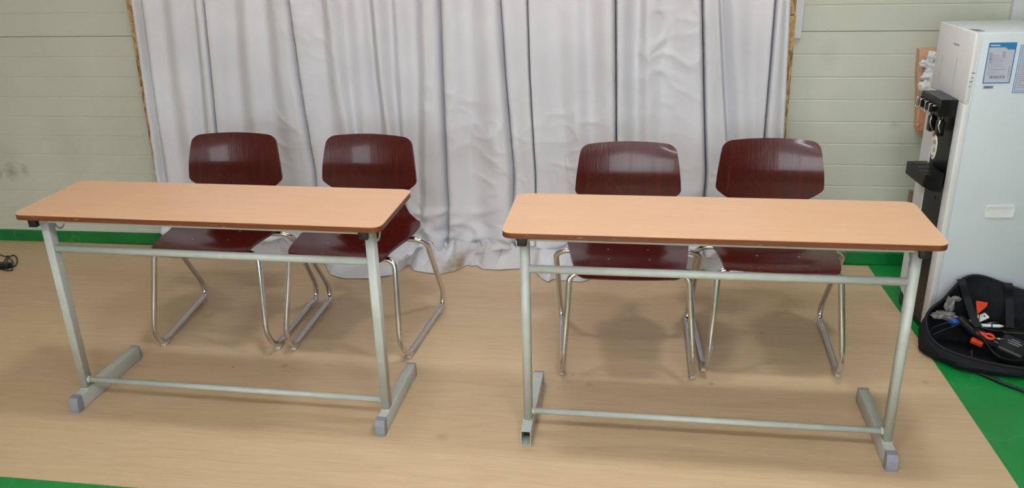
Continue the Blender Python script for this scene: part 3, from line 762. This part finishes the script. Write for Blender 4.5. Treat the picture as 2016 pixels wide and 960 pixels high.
pt = in_bag('power_tool', 'black cordless power tool with orange switch lying in the open bag', 'power tool', 1948, 672, .075, (0.25, .15, -.62))
m = MB(); m.tube(catmull([(-.125, .022, .028), (-.07, .008, .012), (0, 0, 0), (.05, -.004, .0)], 6), [.019+.008*min(1, i/18) for i in range(19)], 16); m.build('body', DARKF, pt)
m = MB(); m.box(.03, .12, -.045, .045, -.03, .032, .010, 3); bt_ = m.build('battery', BLACKP, pt)
for r_i, (w0, w1) in enumerate(((.055, .092), (.05, .098), (.06, .088))):
    m = MB(); m.box(w0, w1, -.004+r_i*.011, .001+r_i*.011, .0322, .0329); m.build('printed_text', INK, bt_)
m = MB(); m.box(-.055, -.012, -.034, -.014, -.016, .006, .006, 3); tag(m.build('switch', ORANGE, pt), 'orange switch')
m = MB(); m.ball((-.132, -.004, .026), .017, (1.3, .8, .9), 3, .15, 4); tag(m.build('knob', BLUEP, pt), 'blue knob')
o = in_bag('clamp_tip', 'orange triangular plastic piece standing in the middle of the tool bag', 'plastic piece', 1932, 604, .160, (.9, .1, .1))
m = MB(); m.prism([(-.018, -.030), (-.018, .022), (.024, .018), (.020, .004)], -.006, .006, .003); m.build('wedge', ORANGE, o)
m = MB(); m.tube([(-.014, -.028, 0), (-.012, -.06, -.010)], .005, 10); m.build('shaft', METALG, o)
o = in_bag('bracket', 'flat white bracket with one round hole lying in the tool bag', 'bracket', 1926, 628, .118, (.45, -.22, .48))
m = MB(); m.prism(rrect(-.045, .042, -.0125, .0125, .005, 4), -.0015, .0015, .0006); pl_ = m.build('plate', WHITEB, o)
m = MB(); m.tube([(.028, 0, .0016), (.028, 0, .0022)], .0036, 14); tag(m.build('hole', BLACKI, pl_), 'dark round hole')
o = in_bag('marker_pen', 'white pen with a blue band beside the bracket in the bag', 'pen', 1950, 641, .105, (0, .0, .0))
m = MB(); m.tube([(-.045, 0, 0), (.03, 0, 0), (.045, 0, 0)], [.0065, .0065, .003], 12); m.build('barrel', WHITEB, o)
m = MB(); m.tube([(.0, 0, 0), (.005, 0, 0)], .0069, 12); m.build('band', BLUEP, o)
o = in_bag('cutter_grip', 'orange looped tool grip lying against the battery in the bag', 'tool', 1948, 662, .112, (.3, .1, -.6))
m = MB(); m.tube([(.014*math.cos(a*PI/8), .011*math.sin(a*PI/8), 0) for a in range(16)], .005, 8, closed=True); m.box(-.042, -.012, -.007, .007, -.005, .005, .003); m.build('grip', ORANGE, o)
m = MB(); m.tube([(.018, 0, 0), (.045, .01, .002)], .004, 8); m.build('blade', METALG, o)
m = MB()
m.ball((-.008, -.012, 0), .027, (1.35, .7, .5), 5, .55, 3.5, 2); m.ball((.012, .012, .03), .020, (.75, .6, 1.5), 5, .5, 3.5, 5); m.ball((.032, .016, .056), .012, (1.4, .7, .8), 4, .5, 4, 9)
o = m.build('dust_film', GLOVE, None, on_floor(1862, 618, .135)); tag(o, 'crumpled grey plastic film stuffed in the left side of the tool bag', 'plastic film')
def P_(u, v, z): return on_floor(u, v, z)
m = MB()
m.tube(catmull([P_(1828, 658, .075), P_(1838, 644, .09), P_(1860, 636, .11), P_(1880, 630, .12), P_(1890, 610, .13), P_(1889, 598, .14)], 6), .0022, 8)
m.tube(catmull([P_(1836, 659, .08), P_(1856, 650, .095), P_(1880, 641, .12), P_(1905, 632, .125), P_(1925, 650, .125), P_(1945, 680, .12), P_(1965, 700, .11), P_(1990, 708, .09), P_(2030, 708, .08)], 6), .0024, 8)
m.tube(catmull([P_(1922, 641, .11), P_(1945, 648, .11), P_(1975, 651, .11), P_(2000, 648, .11), P_(2014, 638, .115), P_(2018, 625, .12)], 6), .0024, 8)
tag(m.build('cable', RUBBER), 'thin dark cable looping over the tools in the open bag', 'cable')
for nm, lab, (u_, v_, a_) in (('screwdriver', 'steel screwdriver lying behind the white pen in the bag', (1968, 634, .25)), ('wrench', 'small grey steel wrench near the right inside of the bag', (2003, 655, -.1))):
    o = in_bag(nm, lab, 'tool', u_, v_, .085, (.1, 0, a_))
    m = MB()
    if nm == 'screwdriver':
        m.tube([(-.05, 0, 0), (.02, 0, 0)], .003, 10); m.build('shaft', METALG, o); m = MB(); m.tube([(.02, 0, 0), (.03, 0, 0), (.06, 0, 0), (.07, 0, 0)], [.006, .010, .010, .007], 12); m.build('handle', DARKF, o)
    else:
        m.prism(rrect(-.05, .04, -.006, .006, .004, 3), -.003, .003, .001); m.tube([(.048+.011*math.cos(a*PI/6), .011*math.sin(a*PI/6), 0) for a in range(11)], .004, 8); m.build('body', METALG, o)
# filling of small dark tools beneath
# power cord on the green floor
c0 = [on_floor(1913, 690, .05), on_floor(1914, 712, .03), on_floor(1922, 730, .007), on_floor(1945, 741, .006), on_floor(1980, 756, .006), on_floor(2020, 771, .006), on_floor(2080, 800, .006)]
m = MB(); m.tube(catmull(c0, 8), .006, 10); tag(m.build('extension_lead', RUBBER), 'thick black cord running from the tool bag across the green floor', 'cord')

# charger cable at the far left
m = MB(); g = [on_floor(u, v, .004) for u, v in ((-40, 478), (-5, 498), (14, 505), (28, 502), (34, 512), (30, 522), (18, 524), (12, 521), (16, 508), (15, 503), (8, 515), (2, 526))]
m.tube(catmull(g, 6), .0026, 8)
g = [on_floor(u, v, .006) for u, v in ((18, 506), (26, 516), (22, 524), (24, 531), (14, 532), (4, 530), (-8, 527))]
m.tube(catmull(g, 6), .0026, 8)
cc = m.build('charger_cable', RUBBER); tag(cc, 'thin black cable with a small adapter coiled on the floor, far left', 'cable')
p = on_floor(10, 527, 0)
m = MB(); m.box(p.x-.035, p.x+.03, p.y-.018, p.y+.018, .0, .026, .005, 3); m.tube([(p.x+.03, p.y, .012), (p.x+.05, p.y+.004, .008)], .005, 8); m.build('adapter', BLACKP, cc)

# ------------------------------------------------------------------ light: ceiling lamps over the desks, added rear panels, window and added pane behind
def lamp(x, y, sx, sy, e, col=(.93, .965, 1)):
    t = thing('ceiling_light', 'flat ceiling light panel out of view', 'ceiling light', (x, y, 2.75), 0, 'ceiling light panels')
    m = MB(); m.box(-sx/2-.02, sx/2+.02, -sy/2-.02, sy/2+.02, -.03, 0, .004); m.build('housing', WHITET, t)
    m = MB(); m.box(-sx/2, sx/2, -sy/2, sy/2, -.034, -.0302); m.build('diffuser', m_glow('lamp_diffuser', (*col, 1), e), t)
    return t
L1 = 30
for (x, y, e) in ((-.8, 2.35, L1*.85), (.62, 2.35, L1*.95), (-.8, .2, L1*1.4), (.62, .2, L1*1.7), (-.8, -2.0, L1*1.6), (.62, -2.0, L1*2.0)):
    if y > 2: lamp(x, y, .26, .16, e*4.33)
    else: lamp(x, y, .60, .30, e)  # unseen rear panels, added to brighten the upright surfaces
# the wall behind the camera with its bright window
m = MB(); m.box(-5.6, -3.9, -3.6, -3.5, 0, 2.75); m.box(-2.9, -1.5, -3.6, -3.5, 0, 2.75); m.box(-3.9, -2.9, -3.6, -3.5, 0, 1.2); m.box(-3.9, -2.9, -3.6, -3.5, 2.2, 2.75); m.box(1.3, 5.6, -3.6, -3.5, 0, 2.75); m.box(-1.5, 1.3, -3.6, -3.5, 0, 1.1); m.box(-1.5, 1.3, -3.6, -3.5, 2.2, 2.75)
struct(m.build('wall_front', WALL))
m = MB(); m.box(-1.5, 1.3, -3.58, -3.56, 1.1, 2.2); struct(m.build('window_3', m_glow('cool_bright_pane', (.86, .93, 1, 1), 9.5)))
m = MB(); m.box(-3.9, -2.9, -3.58, -3.56, 1.2, 2.2); struct(m.build('added_pane', m_glow('cool_bright_pane', (.86, .93, 1, 1), 9.5)))  # second bright pane, added for glints on the left chair backs
m = MB()
for x in (-1.5, -.57, .36, 1.3): m.box(x-.03, x+.03, -3.56, -3.50, 1.1, 2.2)
for z in (1.12, 1.65, 2.18): m.box(-1.5, 1.3, -3.559, -3.51, z-.02, z+.02)
struct(m.build('trim_4', WHITET))
w = bpy.data.worlds.new('world'); bpy.context.scene.world = w; w.use_nodes = True
bg = w.node_tree.nodes['Background']; bg.inputs['Color'].default_value = (.93, .96, 1, 1); bg.inputs['Strength'].default_value = .5

sc = bpy.context.scene
sc.view_settings.view_transform = 'Standard'; sc.view_settings.look = 'None'; sc.view_settings.gamma = 1; sc.view_settings.use_curve_mapping = False
sc.view_settings.exposure = 0.0
sc.cycles.max_bounces = 8
